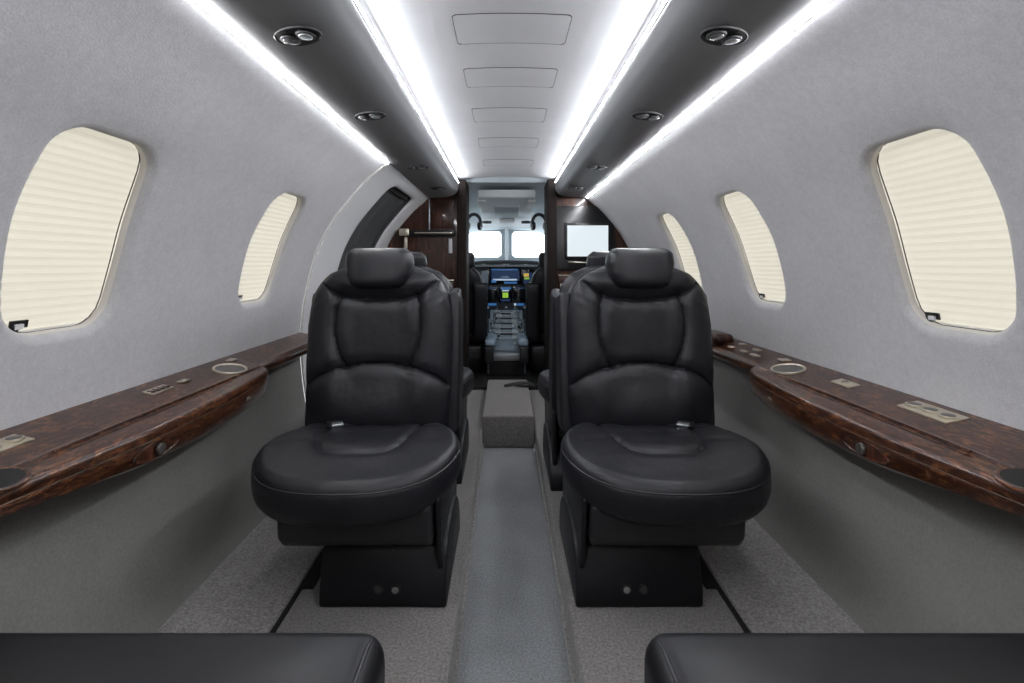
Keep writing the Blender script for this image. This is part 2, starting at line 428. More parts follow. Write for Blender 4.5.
# step up to the cockpit
tag(box('floor_step', (CX, 3.0, -.015), (.268, .82, .17), M['carpet'], r=.012), kind='structure')
slab('floor_cockpit', [(-.75, 3.40), (.75, 3.40), (.75, 5.3), (-.75, 5.3)], -.12, .02, M['dark'])

# ------------------------------------------------------------------ ceiling, valances, light strips
def ceil_z(x): return 1.455-.024*min(1, abs(x)/.34)**2-.01*max(0, abs(x)-.34)/.28
bm = bmesh.new(); rows = []
for j in range(2):
    y = (-.95, 3.44)[j]; rows.append([bm.verts.new((x*.62/10, y, ceil_z(x*.062))) for x in range(-10, 11)])
for k in range(20): bm.faces.new((rows[0][k], rows[0][k+1], rows[1][k+1], rows[1][k]))
tag(mesh_obj('ceiling', bm, M['headliner'], recalc=False), kind='structure')
VP = catmull([(.337, 1.410), (.327, 1.396), (.324, 1.375), (.333, 1.345), (.357, 1.322), (.40, 1.309), (.46, 1.303), (.517, 1.302), (.529, 1.304)], 4)
VP += [(.529, 1.312), (.495, 1.355), (.44, 1.40), (.38, 1.408)]
for sd, nm in ((-1, 'left'), (1, 'right')):
    o = loft('overhead_fairing', [[(sd*x, y, z) for x, z in VP] for y in (-.94, 3.36)], M['valance'])
    tag(o, 'long dark grey overhead fairing along the %s side of the ceiling' % nm, 'ceiling panel')
    t = loft('light_strip', [[(sd*.3235, y, z) for z in (1.4005, 1.4075)] for y in (-.93, 3.35)], M['led'], close=False, caps=False)
    loft('strip_light_blocker', [[(sd*x, y, z) for x, z in ((.3245, 1.4085), (.3275, 1.4085), (.3275, 1.3995), (.3245, 1.3995))] for y in (-.93, 3.35)], M['frame'], t)  # unseen backing added to block light from the strip's rear side
    tag(t, 'thin white light strip between pale ceiling and %s overhead panel' % nm, 'light strip', 'cabin light strips')
    # flat strip lying along the wall in the gap, facing into the cabin
    so = s_of_z(1.303); y1_ = 3.35 if sd > 0 else 3.33
    t = loft('light_strip', [[wp(sd, y, so+a, d) for a, d in ((-.004, -.0034), (.002, -.0046))] for y in (-.93, y1_)], M['led2'], close=False, caps=False)
    hs = loft('strip_light_blocker', [[wp(sd, y, so+a, d) for a, d in ((-.006, -.0022), (.0024, -.0039), (.0024, .0005), (-.006, .0005))] for y in (-.93, y1_)], M['frame'], t)  # added backing, keeps the strip's rear glow off the wall
    tag(t, 'thin white light strip between %s side wall and the overhead panel' % nm, 'light strip', 'cabin light strips')

ORD = ['nearest', 'second', 'third', 'farthest']
def reading_unit(sd, x, y, i):
    nm = 'left' if sd < 0 else 'right'
    z = 1.3055
    t = thing('reading_light', '%s oval reading light and air vent pair in the %s overhead panel' % (ORD[i], nm), 'reading light', (sd*x, y, z), sd*R(28), 'overhead reading light units')
    a, b = .055, .036
    bm = bmesh.new(); n = 40; prof = [(1.0, -.0005), (.985, -.004), (.95, -.005), (.91, -.004), (.88, -.0012)]
    V = [[bm.verts.new((a*k*math.cos(2*PI*q/n), b*k*math.sin(2*PI*q/n), h)) for q in range(n)] for k, h in prof]
    for i_ in range(len(V)-1):
        for q in range(n): bm.faces.new((V[i_][q], V[i_][(q+1) % n], V[i_+1][(q+1) % n], V[i_+1][q]))
    bm.faces.new(V[-1])
    mesh_obj('bezel', bm, M['bezel'], t)
    for k, (cx) in enumerate((-.022, .022)):
        bm = bmesh.new(); add_cyl(bm, (cx, 0, -.004), .0190, .009, bev=.003)
        o = mesh_obj('air_vent' if k else 'lamp', bm, M['bezel'], t)
        cyl('lens' if not k else 'nozzle', (cx, 0, -.0088), .0135, .002, M['lens'] if not k else M['steel'], o, bev=.001)
    return t
for sd in (-1, 1):
    for i, (x, y) in enumerate(((.422, .99), (.422, 1.52), (.415, 2.32), (.41, 2.95))): reading_unit(sd, x, y, i)

# access panels in the headliner
PL = ['nearest and largest-looking', 'second', 'middle', 'fourth', 'farthest']
for i, (y0, y1) in enumerate(((1.20, 1.36), (1.53, 1.69), (1.92, 2.10), (2.37, 2.55), (2.86, 3.03))):
    t = thing('access_panel', '%s pale rectangular access panel outlined in the ceiling' % PL[i], 'ceiling panel', (CX, (y0+y1)/2, 1.430), 0, 'ceiling access panels')
    h = (y1-y0)/2; n = 6; pts = []
    for cx_, cy_, a0 in ((.145-.012, h-.012, 0), (-.145+.012, h-.012, 90), (-.145+.012, -h+.012, 180), (.145-.012, -h+.012, 270)):
        for q in range(n+1): pts.append((cx_+.012*math.cos(R(a0+90*q/n)), cy_+.012*math.sin(R(a0+90*q/n))))
    f = lambda x, d: ceil_z(x+CX)-1.430-d
    bm = bmesh.new(); nx = 24; V = []
    for q in range(nx+1):
        x = -.145+.29*q/nx; e = max(0, abs(x)-(.145-.012)); yy = h-.012+math.sqrt(max(0, .012**2-e*e))
        V.append([bm.verts.new((x, yy, f(x, -.003))), bm.verts.new((x, yy, f(x, .0012))), bm.verts.new((x, -yy, f(x, .0012))), bm.verts.new((x, -yy, f(x, -.003)))])
    for q in range(nx):
        for k in range(4): bm.faces.new((V[q][k], V[q][(k+1) % 4], V[q+1][(k+1) % 4], V[q+1][k]))
    bm.faces.new(V[0]); bm.faces.new(V[-1][::-1])
    mesh_obj('panel', bm, M['headliner'], t)
    full = []
    for q in range(len(pts)):
        a, b = pts[q], pts[(q+1) % len(pts)]; m_ = 12 if abs(a[0]-b[0]) > .1 else 1
        for w in range(m_): full.append((a[0]+(b[0]-a[0])*w/m_, a[1]+(b[1]-a[1])*w/m_))
    tube('gap', [(p[0], p[1], f(p[0], .0008)) for p in full], .0009, M['bezel'], t, n=5, closed=True)

# ------------------------------------------------------------------ side ledges in burl wood
ZW = .552
def ledge(sd):
    nm = 'left' if sd < 0 else 'right'
    root = thing('side_ledge', 'glossy burl wood armrest ledge running along the %s wall' % nm, 'ledge', (0, 0, 0))
    yend = 2.218 if sd < 0 else 3.382
    ys = [-.93, .2, .40] + [.45+.03*k for k in range(38)] + [1.585, 1.60, 1.612, 1.62, 1.626, 1.63, 1.64, 1.9, yend]
    Yk = [.2, .5, .66, .83, 1.0, 1.2, 1.38, 1.52, 1.58, 1.61, 1.625, 1.632]
    Xk = [.80, .785, .765, .742, .725, .722, .733, .750, .762, .775, .788, .812]
    Bk = [.50, .492, .476, .453, .432, .423, .419, .419, .421, .426, .438, .470]
    secs = []
    for y in ys:
        xi = interp(y, Yk, Xk); zb = interp(y, Yk, Bk)
        if y > 1.63: xi = .812; zb = .49
        wide = 1 if .45 < y < 1.60 else 0
        f = min(1, max(0, (.512-zb)/.07))
        xw = .925
        rid = .0035*wide
        c = min(.80, xi+.03) if xi < .79 else xi+.012
        rg = max(xi+.02, .792)
        s = [(xw, ZW), (xw-.05, ZW-.010), (rg+.012, .5265), (rg+.008, .5262+rid), (rg+.001, .5262+rid), (rg-.004, .5235),
             (xi+.012, .5195), (xi+.005, .5165), (xi+.001, .511), (xi, .504), (xi, .4965), (xi+.0032*f, .495), (xi+.0032*f, .4935), (xi+.0008*f, .492),
             (xi+.0015, .4915-.3*(.4915-zb)), (xi+.008, .4915-.65*(.4915-zb)), (xi+.024, zb+.010*f), (xi+.045, zb+.002), (xi+.07, zb-.001), (xw-.002, zb-.002)]
        secs.append([(sd*p[0], y, p[1]) for p in s])
    loft('ledge_body', secs, M['wood'], root)
    # champagne pinstripe along the seam
    tube('inlay', [(sd*(interp(y, Yk, Xk)+.0028), y, .4942) for y in [.5+.05*k for k in range(22)]], .0011, M['metal'], root, n=5)
    for xx in (.7895, .7815): tube('lid_bead', [(sd*xx, .86+.05*k, (.5295 if xx > .785 else .5225)) for k in range(12)], .0022, M['wood'], root, n=8)
    def top_z(x): return interp(x, [.80, .875, .925], [.5267, .542, .552])
    slope = math.atan2(.552-.5267, .125)
    def cup(x, y, r=.040):
        z = top_z(x)+.0005
        rt = Matrix.Rotation(-sd*slope, 3, 'Y')
        bm = bmesh.new(); n = 36; prof = [(1.12, -.001), (1.13, .0025), (1.08, .004), (1.0, .0025), (.95, -.001), (.93, -.010), (.90, -.03)]
        prof = [(1.12, -.001), (1.13, .0035), (1.08, .0055), (.98, .004), (.94, .0015)]
        V = [[bm.verts.new(Vector((sd*x, y, z)) + rt @ Vector((r*k*math.cos(2*PI*q/n), r*k*1.25*math.sin(2*PI*q/n), h))) for q in range(n)] for k, h in prof]
        for i in range(len(V)-1):
            for q in range(n): bm.faces.new((V[i][q], V[i][(q+1) % n], V[i+1][(q+1) % n], V[i+1][q]))
        o = mesh_obj('cup_holder', bm, M['metal'], root)
        bm = bmesh.new()
        V = [[bm.verts.new(Vector((sd*x, y, z)) + rt @ Vector((r*k*math.cos(2*PI*q/n), r*k*1.25*math.sin(2*PI*q/n), h))) for q in range(n)] for k, h in ((.95, .003), (.85, .0014), (.5, .001))]
        for i in range(len(V)-1):
            for q in range(n): bm.faces.new((V[i][q], V[i][(q+1) % n], V[i+1][(q+1) % n], V[i+1][q]))
        bm.faces.new(V[-1]); mesh_obj('cup_shade_disc', bm, M['well'], o)  # nearly flat disc, shade of the depth put into its dark metal
    cup(.84, 1.505)
    rc_ = [(sd*(.778+.030*math.cos(2*PI*k/32)), .752+.040*math.sin(2*PI*k/32), .5245+.25*(.030*math.cos(2*PI*k/32))) for k in range(32)]
    rim = tube('recess_rim', rc_, .0045, M['wood'], root, closed=True)
    bm = bmesh.new(); bm.faces.new([bm.verts.new((p[0], p[1], p[2]+.0035)) for p in rc_]); mesh_obj('recess_shade_disc', bm, M['dark'], rim)  # flat black disc painted in for the shade of a hollow
    def plate(x, y, w, l, rounds, r=.013):
        z = top_z(x)+.001; rt = Matrix.Rotation(-sd*slope, 3, 'Y')
        bm = bmesh.new(); add_box(bm, (sd*x, y, z), (w, l, .004), .0018, 2, rt); o = mesh_obj('switch_plate', bm, M['metal'], root)
        for k in range(rounds):
            yy = y+(k-(rounds-1)/2)*l/rounds
            bm = bmesh.new(); add_cyl(bm, (sd*x, yy, z+.003), r, .004, bev=.001, rot=None); q = mesh_obj('socket', bm, M['metal'], o)
            cyl('socket_insert', (sd*x, yy, z+.0052), r*.72, .002, M['well'], q, bev=.0005)
        return o
    if sd < 0:
        plate(.872, .835, .040, .12, 3, .015)
        bm = bmesh.new(); add_box(bm, (-.868, 1.235, top_z(.868)+.001), (.030, .075, .004), .001, 2, Matrix.Rotation(slope, 3, 'Y')); o = mesh_obj('switch_plate', bm, M['metal'], root)
        for a in range(2):
            for b_ in range(4): box('switch', (-.868+(a-.5)*.013, 1.235+(b_-1.5)*.017, top_z(.868)+.0035), (.009, .010, .003), M['wood_dark'], o, r=.001)
        box('switch_plate', (-.868, 1.33, top_z(.868)+.001), (.022, .032, .004), M['metal'], root, r=.001)
        box('latch', (-.888, 1.60, top_z(.888)+.002), (.022, .035, .004), M['metal'], root, r=.0015)
    else:
        plate(.878, 1.045, .050, .125, 3, .017)
        o = plate(.872, 1.30, .034, .07, 1, .010); plate(.885, .79, .04, .10, 2, .014)
        box('latch', (.882, 1.60, top_z(.882)+.003), (.030, .03, .005), M['metal'], root, r=.002)
        for dx, yy, w in ((0, 1.72, .04), (.0, 1.80, .03), (.038, 1.78, .034), (.045, 1.90, .03), (.0, 1.90, .022)):
            box('latch', (.848+dx, yy, top_z(.848+dx)+.003), (.02, w, .006), M['metal'], root, r=.002)
        bm = bmesh.new(); add_box(bm, (.86, 2.06, .55), (.085, .16, .05), .022, 4); mesh_obj('end_cap', bm, M['wood_dark'], root)
    # oval finger pull with round knob, on the face
    xi = interp(1.03, Yk, Xk); bm = bmesh.new(); n = 32
    c = Vector((sd*(xi+.0005), 1.03, .470))
    V = [[bm.verts.new(c+Vector((sd*h, .07*k*math.cos(2*PI*q/n), .017*k*math.sin(2*PI*q/n)+.002))) for q in range(n)] for k, h in ((1.0, .002), (.98, -.002), (.90, -.0015), (.84, .0005))]
    for i in range(len(V)-1):
        for q in range(n): bm.faces.new((V[i][q], V[i][(q+1) % n], V[i+1][(q+1) % n], V[i+1][q]))
    bm.faces.new(V[-1]); pull = mesh_obj('finger_pull', bm, M['wood_dark'], root)
    cyl('knob', (sd*(xi-.004), 1.03, .472), .0115, .008, M['well'], pull, axis='x', bev=.002)
    # small wooden badge at the forward end of the face
    box('badge', (sd*.7425, 1.43, .472), (.004, .05, .009), M['metal'], root, r=.001, rot=Matrix.Rotation(sd*-R(10), 3, 'Z'))
ledge(-1); ledge(1)

# ------------------------------------------------------------------ cabin seats
def grid_pillow(hw, z0, z1, tf, tb, fdisp=None, nu=46, nv=64, n=5.0, m=2.4, ysign=-1):
    """upholstered panel in the x-z plane, front towards -y. hw(z) half width; tf/tb front/back thickness"""
    bm = bmesh.new(); F = []; B = []
    for j in range(nv+1):
        v = math.sin(PI/2*(2*j/nv-1)); z = z0+(z1-z0)*(v+1)/2; h = hw(z); fr = []; br = []
        for i in range(nu+1):
            u = math.sin(PI/2*(2*i/nu-1)); x = u*h
            e = max(0, (1-abs(u)**n))**(1/m)*max(0, (1-abs(v)**(n*1.6)))**(1/m)
            y = -tf*e
            if fdisp: y += fdisp(x, z)*min(1, e*1.6)
            edge = i in (0, nu) or j in (0, nv)
            vf = bm.verts.new((x, y if not edge else 0, z)); fr.append(vf)
            br.append(vf if edge else bm.verts.new((x, tb*e, z)))
        F.append(fr); B.append(br)
    for j in range(nv):
        for i in range(nu):
            bm.faces.new((F[j][i], F[j][i+1], F[j+1][i+1], F[j+1][i]))
            try: bm.faces.new((B[j][i], B[j+1][i], B[j+1][i+1], B[j][i+1]))
            except ValueError: pass
    return bm
def radial_cushion(out, ztop, side, topf, nt=120, nr=48):
    """out(theta)->(x,y); side: [(scale_inset_m, z)] from top edge down; topf(x,y)->dz on the top"""
    bm = bmesh.new(); O = [out(2*PI*k/nt) for k in range(nt)]; loops = []
    for i in range(1, nr+1):
        t = (i/nr); k_in = 1-(.022/.24)*1
        loops.append([(x*t*k_in, y*t*k_in, ztop(x*t*k_in, y*t*k_in)+topf(x*t*k_in, y*t*k_in)) for x, y in O])
    for ins, dz in side:
        l = []
        for x, y in O:
            L = math.hypot(x, y); k = 1-ins/L
            l.append((x*k, y*k, ztop(x, y)+dz))
        loops.append(l)
    V = [[bm.verts.new(p) for p in l] for l in loops]
    c = bm.verts.new((0, 0, ztop(0, 0)+topf(0, 0)))
    for k in range(nt): bm.faces.new((c, V[0][k], V[0][(k+1) % nt]))
    for i in range(len(V)-1):
        for k in range(nt): bm.faces.new((V[i][k], V[i][(k+1) % nt], V[i+1][(k+1) % nt], V[i+1][k]))
    bm.faces.new(V[-1]); return bm
COLLAR = catmull([(-.205, .820), (-.165, .780), (-.11, .752), (0, .740), (.11, .752), (.165, .788), (.205, .825)], 5)
ARCH = catmull([(-.22, .475), (-.175, .507), (-.11, .532), (0, .546), (.11, .532), (.175, .507), (.22, .475)], 5)
SIDEL = catmull([(-.118, .760), (-.131, .70), (-.132, .64), (-.120, .585), (-.098, .535)], 5)
SIDER = [(-x, z) for x, z in SIDEL]
def back_disp(x, z):
    d = 0
    for pl, a in ((COLLAR, .015), (ARCH, .014), (SIDEL, .013), (SIDER, .013)):
        g = seg_dist(x, z, pl); d += (a-.005)*math.exp(-(g/.0048)**2)+.009*math.exp(-(g/.020)**2)
    # centre slightly hollow, side bolsters proud
    d += .014*(1-sstep(abs(x), .06, .15))*sstep(z, .36, .5)*(1-sstep(z, .74, .80))
    d -= .010*math.exp(-((z-.44)/.07)**2)*(1-sstep(abs(x), .12, .2))
    # fine creases pulled towards the seams
    d += .0009*math.sin(x*120+6*math.sin(z*30))*math.exp(-((z-.735)/.02)**2)
    return d
def back_hw(z): return interp(z, [.33, .36, .42, .55, .66, .72, .765, .80, .825, .845, .853], [.206, .217, .224, .228, .227, .221, .210, .191, .163, .115, .085])
INSERT = catmull([(-.135, .16), (-.118, .02), (-.100, -.075), (-.065, -.112), (0, -.120), (.065, -.112), (.100, -.075), (.118, .02), (.135, .16)], 5)
DIAG = [[(-.21, -.02), (-.11, -.03)], [(.21, -.02), (.11, -.03)]]
def seat_out(t):
    c, s = math.cos(t), math.sin(t)
    if s < 0: a, b, n = .266, .270, 2.4
    else: a, b, n = .266, .205, 3.6
    x = a*math.copysign(abs(c)**(2/n), c); y = b*math.copysign(abs(s)**(2/n), s)
    return x*(1-.16*sstep(y, -.06, .2)), y
def seat_ztop(x, y): return .382-.016*sstep(-y, .05, .27)-.010*sstep(y, 0, .2)
def seat_topf(x, y):
    r = math.hypot(x/.252, y/.262); d = .014*(1-sstep(r, .25, 1.0))
    g = seg_dist(x, y, INSERT); d -= .007*math.exp(-(g/.006)**2)+.006*math.exp(-(g/.022)**2)
    for q in DIAG: d -= .004*math.exp(-(seg_dist(x, y, q)/.014)**2)
    d -= .014*(1-sstep(abs(x), .05, .13))*sstep(y, -.12, .05)
    d += .0010*math.sin(x*70+4*math.sin(y*40))*sstep(y, -.05, .08)
    return d
def recline(bm, deg, pivot):
    bmesh.ops.rotate(bm, verts=bm.verts, cent=pivot, matrix=Matrix.Rotation(-R(deg), 3, 'X'))
def add_path_piping(pts, r): pass
def build_seat(label, group, knob_side=1):
    """faces -y; inboard side is +x"""
    t = thing('cabin_seat', label, 'seat', (0, 0, 0), 0, group)
    # pedestal with curved front
    inb = .078
    prof = [(-.118, 0), (-.130, .012), (-.128, .05), (-.112, .10), (-.088, .145), (-.04, .165), (.06, .165), (.15, .150), (.21, .115), (.245, .06), (.255, 0)]
    prof = catmull(prof[1:-1], 3); prof = [(-.126, .0)]+prof+[(.256, 0)]
    ped = prism('pedestal', prof, 'x', inb-.158, inb+.158, M['leather3'], t, r=.006, seg=2)
    for dx in (-.01, .032):
        o = cyl('pedestal_button', (inb+dx, -.1275, .048), .0125, .006, M['blackplastic'], ped, axis='y', bev=.0015)
        cyl('button_ring', (inb+dx, -.1315, .048), .0085, .003, M['chrome' if dx > 0 else 'bezel'], o, axis='y', bev=.0008)
    # carriage between pedestal and cushion
    bm = bmesh.new()
    add_prism(bm, [(-.165, .172), (-.185, .200), (-.195, .285), (.17, .285), (.19, .24), (.18, .172)], 'x', -.160, .208, r=.014, seg=3)
    car = mesh_obj('seat_base', bm, M['blackplastic'], t)
    bm = bmesh.new(); add_box(bm, (0, -.1965, .272), (.26, .004, .006), .001); mesh_obj('base_slot', bm, M['dark'], car)
    prism('side_cover', [(-.10, .06), (-.14, .14), (-.175, .29), (.15, .33), (.235, .29), (.245, .10), (.16, .03)], 'x', .212, .226, M['leather3'], t, r=.006)
    # cushion
    bm = radial_cushion(seat_out, seat_ztop, [(.020, -.0005), (.012, -.006), (.006, -.013), (.0035, -.020), (.0048, -.0215), (.0035, -.023), (.001, -.031), (.0, -.05), (.001, -.068), (.006, -.086), (.016, -.099), (.035, -.106)], seat_topf)
    cu = mesh_obj('seat_cushion', bm, M['leather'], t)
    pts = []
    for k in range(72):
        x, y = seat_out(2*PI*k/72); L = math.hypot(x, y); kk = 1-.0036/L; pts.append((x*kk, y*kk, seat_ztop(x, y)-.0215))
    tube('piping', pts, .0021, M['thread'], cu, n=6, closed=True)
    # backrest
    bm = grid_pillow(back_hw, .325, .852, .062, .052, back_disp, nu=116, nv=170)
    recline(bm, 7, (0, 0, .33)); bmesh.ops.translate(bm, verts=bm.verts, vec=(-.013, .185, 0))
    bk = mesh_obj('backrest', bm, M['leather'], t)
    bm = grid_pillow(lambda z: back_hw(z)*1.02+.004, .325, .842, .010, .050, None, nu=24, nv=30)
    recline(bm, 7, (0, 0, .33)); bmesh.ops.translate(bm, verts=bm.verts, vec=(-.013, .222, 0))
    sh = mesh_obj('back_shell', bm, M['leather2'], t)
    # headrest
    hh = lambda z: interp(z, [.795, .81, .84, .875, .905, .925], [.064, .086, .101, .106, .102, .082])
    bm = grid_pillow(hh, .795, .925, .058, .030, lambda x, z: -.010*sstep(abs(x), .05, .10), nu=40, nv=40, n=4.5)
    recline(bm, 7, (0, 0, .33)); bmesh.ops.translate(bm, verts=bm.verts, vec=(-.012, .150, -.019))
    mesh_obj('headrest', bm, M['leather2'], t)
    # stowed armrests beside the back
    for sx in (-1, 1):
        bm = grid_pillow(lambda z: .060+.010*math.sin((z-.33)*6), .33, .765, .022, .022, None, nu=24, nv=40, n=9, m=4.5)
        bmesh.ops.rotate(bm, verts=bm.verts, cent=(0, 0, 0), matrix=Matrix.Rotation(PI/2, 3, 'Z'))
        recline(bm, 9, (0, 0, .33)); bmesh.ops.translate(bm, verts=bm.verts, vec=(sx*.220-.004, .245, -.008))
        a = mesh_obj('armrest', bm, M['leather'], t)
        bm = bmesh.new(); add_cyl(bm, (sx*.205-.008, .225, .345), .022, .05, axis='x', bev=.004); mesh_obj('armrest_hinge', bm, M['blackplastic'], a)
    # lap belt laid on the cushion
    bm = bmesh.new(); add_box(bm, (-.118, .105, .384), (.045, .055, .004), .0015, 2, Matrix.Rotation(R(25), 3, 'Z')); b = mesh_obj('lap_belt', bm, M['blackplastic'], t)
    bm = bmesh.new(); add_box(bm, (-.104, .082, .389), (.034, .026, .008), .003, 2, Matrix.Rotation(R(25), 3, 'Z')); mesh_obj('buckle', bm, M['steel'], b)
    return t
def flip_x(root):
    """mirror a copied seat so its inboard side is -x"""
    for o in root.children_recursive:
        me = o.data.copy()
        me.transform(Matrix.Scale(-1, 4, (1, 0, 0))); me.flip_normals(); o.data = me
G = 'black leather cabin seats facing each other'
s1 = build_seat('black leather seat facing the camera on the left of the aisle', G)
s1.location = (-.393, 1.365, 0)
s2 = copy_tree(s1); flip_x(s2); s2.location = (.399, 1.365, 0)
s2['label'] = 'black leather seat facing the camera on the right of the aisle'
# second row, facing forward, backs to the first
s3 = copy_tree(s2); s3.location = (-.415, 2.19, 0); s3.rotation_euler.z = PI
s3['label'] = 'black leather seat behind the left seat, only its headrest and shoulder showing'
s4 = copy_tree(s1); s4.location = (.395, 2.13, 0); s4.rotation_euler.z = PI
s4['label'] = 'black leather seat behind the right seat, its cushion side lit by the aisle'
# rear seats by the camera: straight-fronted cushions, facing forward
def rear_seat(sd):
    nm = 'left' if sd < 0 else 'right'
    t = thing('rear_seat', 'black leather seat cushion cut off by the bottom %s corner of the photo' % nm, 'seat', (sd*.44, .395, .012), 0, 'rear seats beside the camera')
    bm = bmesh.new(); add_box(bm, (0, 0, .318), (.56, .50, .122), .032, 6); 
    bmesh.ops.subdivide_edges(bm, edges=[e for e in bm.edges if e.calc_length() > .2], cuts=10, use_grid_fill=True)
    for v in bm.verts:
        if v.co.z > .37:
            r = max(abs(v.co.x)/.28, abs(v.co.y)/.25); v.co.z += .010*(1-sstep(r, .5, 1))
    c = mesh_obj('seat_cushion', bm, M['leather3'], t)
    x = .262; y = .228; z = .3785
    for s in (-1, 1):
        tube('piping', [(s*x, -.22, z-.001), (s*x, .1, z), (s*x, .205, z-.001), (s*x, .226, z-.006), (s*x, .243, z-.02), (s*x, .250, z-.05), (s*x, .247, z-.09)], .0025, M['thread'], c, n=6)
    box('seat_base', (0, -.02, .21), (.44, .42, .10), M['blackplastic'], t, r=.02)
    box('pedestal', (0, -.03, .08), (.34, .36, .16), M['leather2'], t, r=.015)
    bm = grid_pillow(back_hw, .325, .852, .062, .052, back_disp, nu=40, nv=60)
    recline(bm, 14, (0, 0, .33)); bmesh.ops.rotate(bm, verts=bm.verts, cent=(0, 0, 0), matrix=Matrix.Rotation(PI, 3, 'Z'))
    bmesh.ops.translate(bm, verts=bm.verts, vec=(0, -.30, 0)); mesh_obj('backrest', bm, M['leather'], t)
rear_seat(-1); rear_seat(1)

# ------------------------------------------------------------------ bulkheads
def bulk_outline(sd, xin, z0=-.0, z1=1.425):
    pts = [(sd*xin, z0)]
    s0, s1 = s_of_z(z0), 0
    for k in range(31):
        s = s0+(s_of_z(1.385)-s0)*k/30; p = P(s); pts.append((sd*(p[0]+.004), p[1]))
    pts.append((sd*.44, z1)); pts.append((sd*xin, z1)); return pts
# left galley cabinet
lc = thing('galley_cabinet', 'tall dark glossy wood cabinet left of the cockpit doorway', 'cabinet', (-.5, 3.40, 0))
def cab(name, m, parent, pts_world, y0, y1, off, r=.003):
    bm = bmesh.new(); add_prism(bm, pts_world, 'y', y0, y1, r=r); bmesh.ops.translate(bm, verts=bm.verts, vec=-Vector(off)); return mesh_obj(name, bm, m, parent)
LO = (-.5, 3.40, 0)
cab('cabinet_body', M['wood_dark'], lc, bulk_outline(-1, .335), 3.40, 3.50, LO, r=0)
cab('door_jamb', M['jamb'], lc, [(-.335, 0), (-.335, 1.425), (-.272, 1.425), (-.272, 0)], 3.36, 3.62, LO, r=.006)
def lb(name, x0, x1, z0, z1, y0, y1, m, r=.003, par=lc, off=LO):
    return box(name, ((x0+x1)/2-off[0], (y0+y1)/2-off[1], (z0+z1)/2-off[2]), (x1-x0, y1-y0, z1-z0), m, par, r=r)
lb('shelf_rail', -.70, -.35, 1.045, 1.085, 3.35, 3.40, M['blackgloss'], .008)
lb('rail_inlay', -.62, -.37, 1.062, 1.070, 3.346, 3.352, M['metal'])
lb('vertical_strip', -.530, -.522, 1.09, 1.30, 3.392, 3.402, M['steel'])
lb('latch', -.72, -.655, 1.045, 1.093, 3.335, 3.36, M['metal'], .006)
lb('hook', -.695, -.675, .96, 1.04, 3.38, 3.402, M['metal'], .004)
lb('switch_plate', -.395, -.37, .93, 1.03, 3.392, 3.402, M['frame'], .003)
d = lb('cabinet_door', -.75, -.36, .35, .74, 3.385, 3.40, M['wood_dark'], .006)
lb('door_edge', -.74, -.36, .742, .75, 3.385, 3.402, M['metal'], .001)
lb('cabinet_door', -.515, -.36, 1.10, 1.29, 3.388, 3.40, M['wood_dark'], .006)
# right bulkhead with monitor
RO = (.5, 3.40, 0)
rc = thing('bulkhead_cabinet', 'dark glossy wood cabinet right of the cockpit doorway', 'cabinet', RO)
cab('cabinet_body', M['wood_dark'], rc, bulk_outline(1, .335), 3.40, 3.50, RO, r=0)
cab('door_jamb', M['jamb'], rc, [(.335, 0), (.335, 1.425), (.272, 1.425), (.272, 0)], 3.36, 3.62, RO, r=.006)
pts = []
for cx_, cz_, a0 in ((.70, 1.22, 0), (.355, 1.22, 90), (.355, .84, 180), (.70, .84, 270)):
    for q in range(7): pts.append((cx_+.03*math.cos(R(a0+90*q/6))+.02*0, cz_+.03*math.sin(R(a0+90*q/6))))
cab('recess_panel', M['blackgloss'], rc, [(x, z) for x, z in pts], 3.392, 3.40, RO)
lb('drawer', .35, .62, .70, .775, 3.385, 3.40, M['wood_dark'], .004, rc, RO)
lb('drawer_handle', .36, .395, .69, .725, 3.372, 3.39, M['metal'], .004, rc, RO)
lb('drawer_edge', .35, .62, .778, .783, 3.384, 3.402, M['metal'], .001, rc, RO)
mo = thing('monitor', 'small monitor glowing in place of a reflection, mounted on the right bulkhead above the headrest', 'monitor', (.545, 3.39, .90))
box('monitor_frame', (0, -.012, .11), (.305, .024, .245), M['blackgloss'], mo, r=.005)
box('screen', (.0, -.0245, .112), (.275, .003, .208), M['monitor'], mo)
tube('bracket', [(-.13, -.02, -.03), (0, -.025, -.034), (.14, -.02, -.03)], .004, M['metal'], mo)
# header over doorway and roof closure
tag(box('trim_6', (0, 3.52, 1.455), (.70, .20, .08), M['cockpit']), kind='structure')

# ------------------------------------------------------------------ cockpit shell
def ring(y, hw, zt, zb=.0):
    return [(-hw, y, zb), (-hw*1.08, y, zb+.35), (-hw, y, zb+.75), (-hw*.86, y, zt-.12), (-hw*.55, y, zt-.02), (0, y, zt), (hw*.55, y, zt-.02), (hw*.86, y, zt-.12), (hw, y, zb+.75), (hw*1.08, y, zb+.35), (hw, y, zb)]
CR = [ring(3.50, .80, 1.45), ring(3.62, .76, 1.43), ring(4.1, .73, 1.34), ring(4.6, .68, 1.25), ring(5.06, .62, 1.20)]
bm = bmesh.new(); V = [[bm.verts.new(p) for p in l] for l in CR]
for i in range(len(V)-1):
    for k in range(10):
        if i >= 2 and k in (2, 7): continue          # side window openings
        bm.faces.new((V[i][k], V[i][k+1], V[i+1][k+1], V[i+1][k]))
o = mesh_obj('wall_cockpit', bm, M['cockpit'])
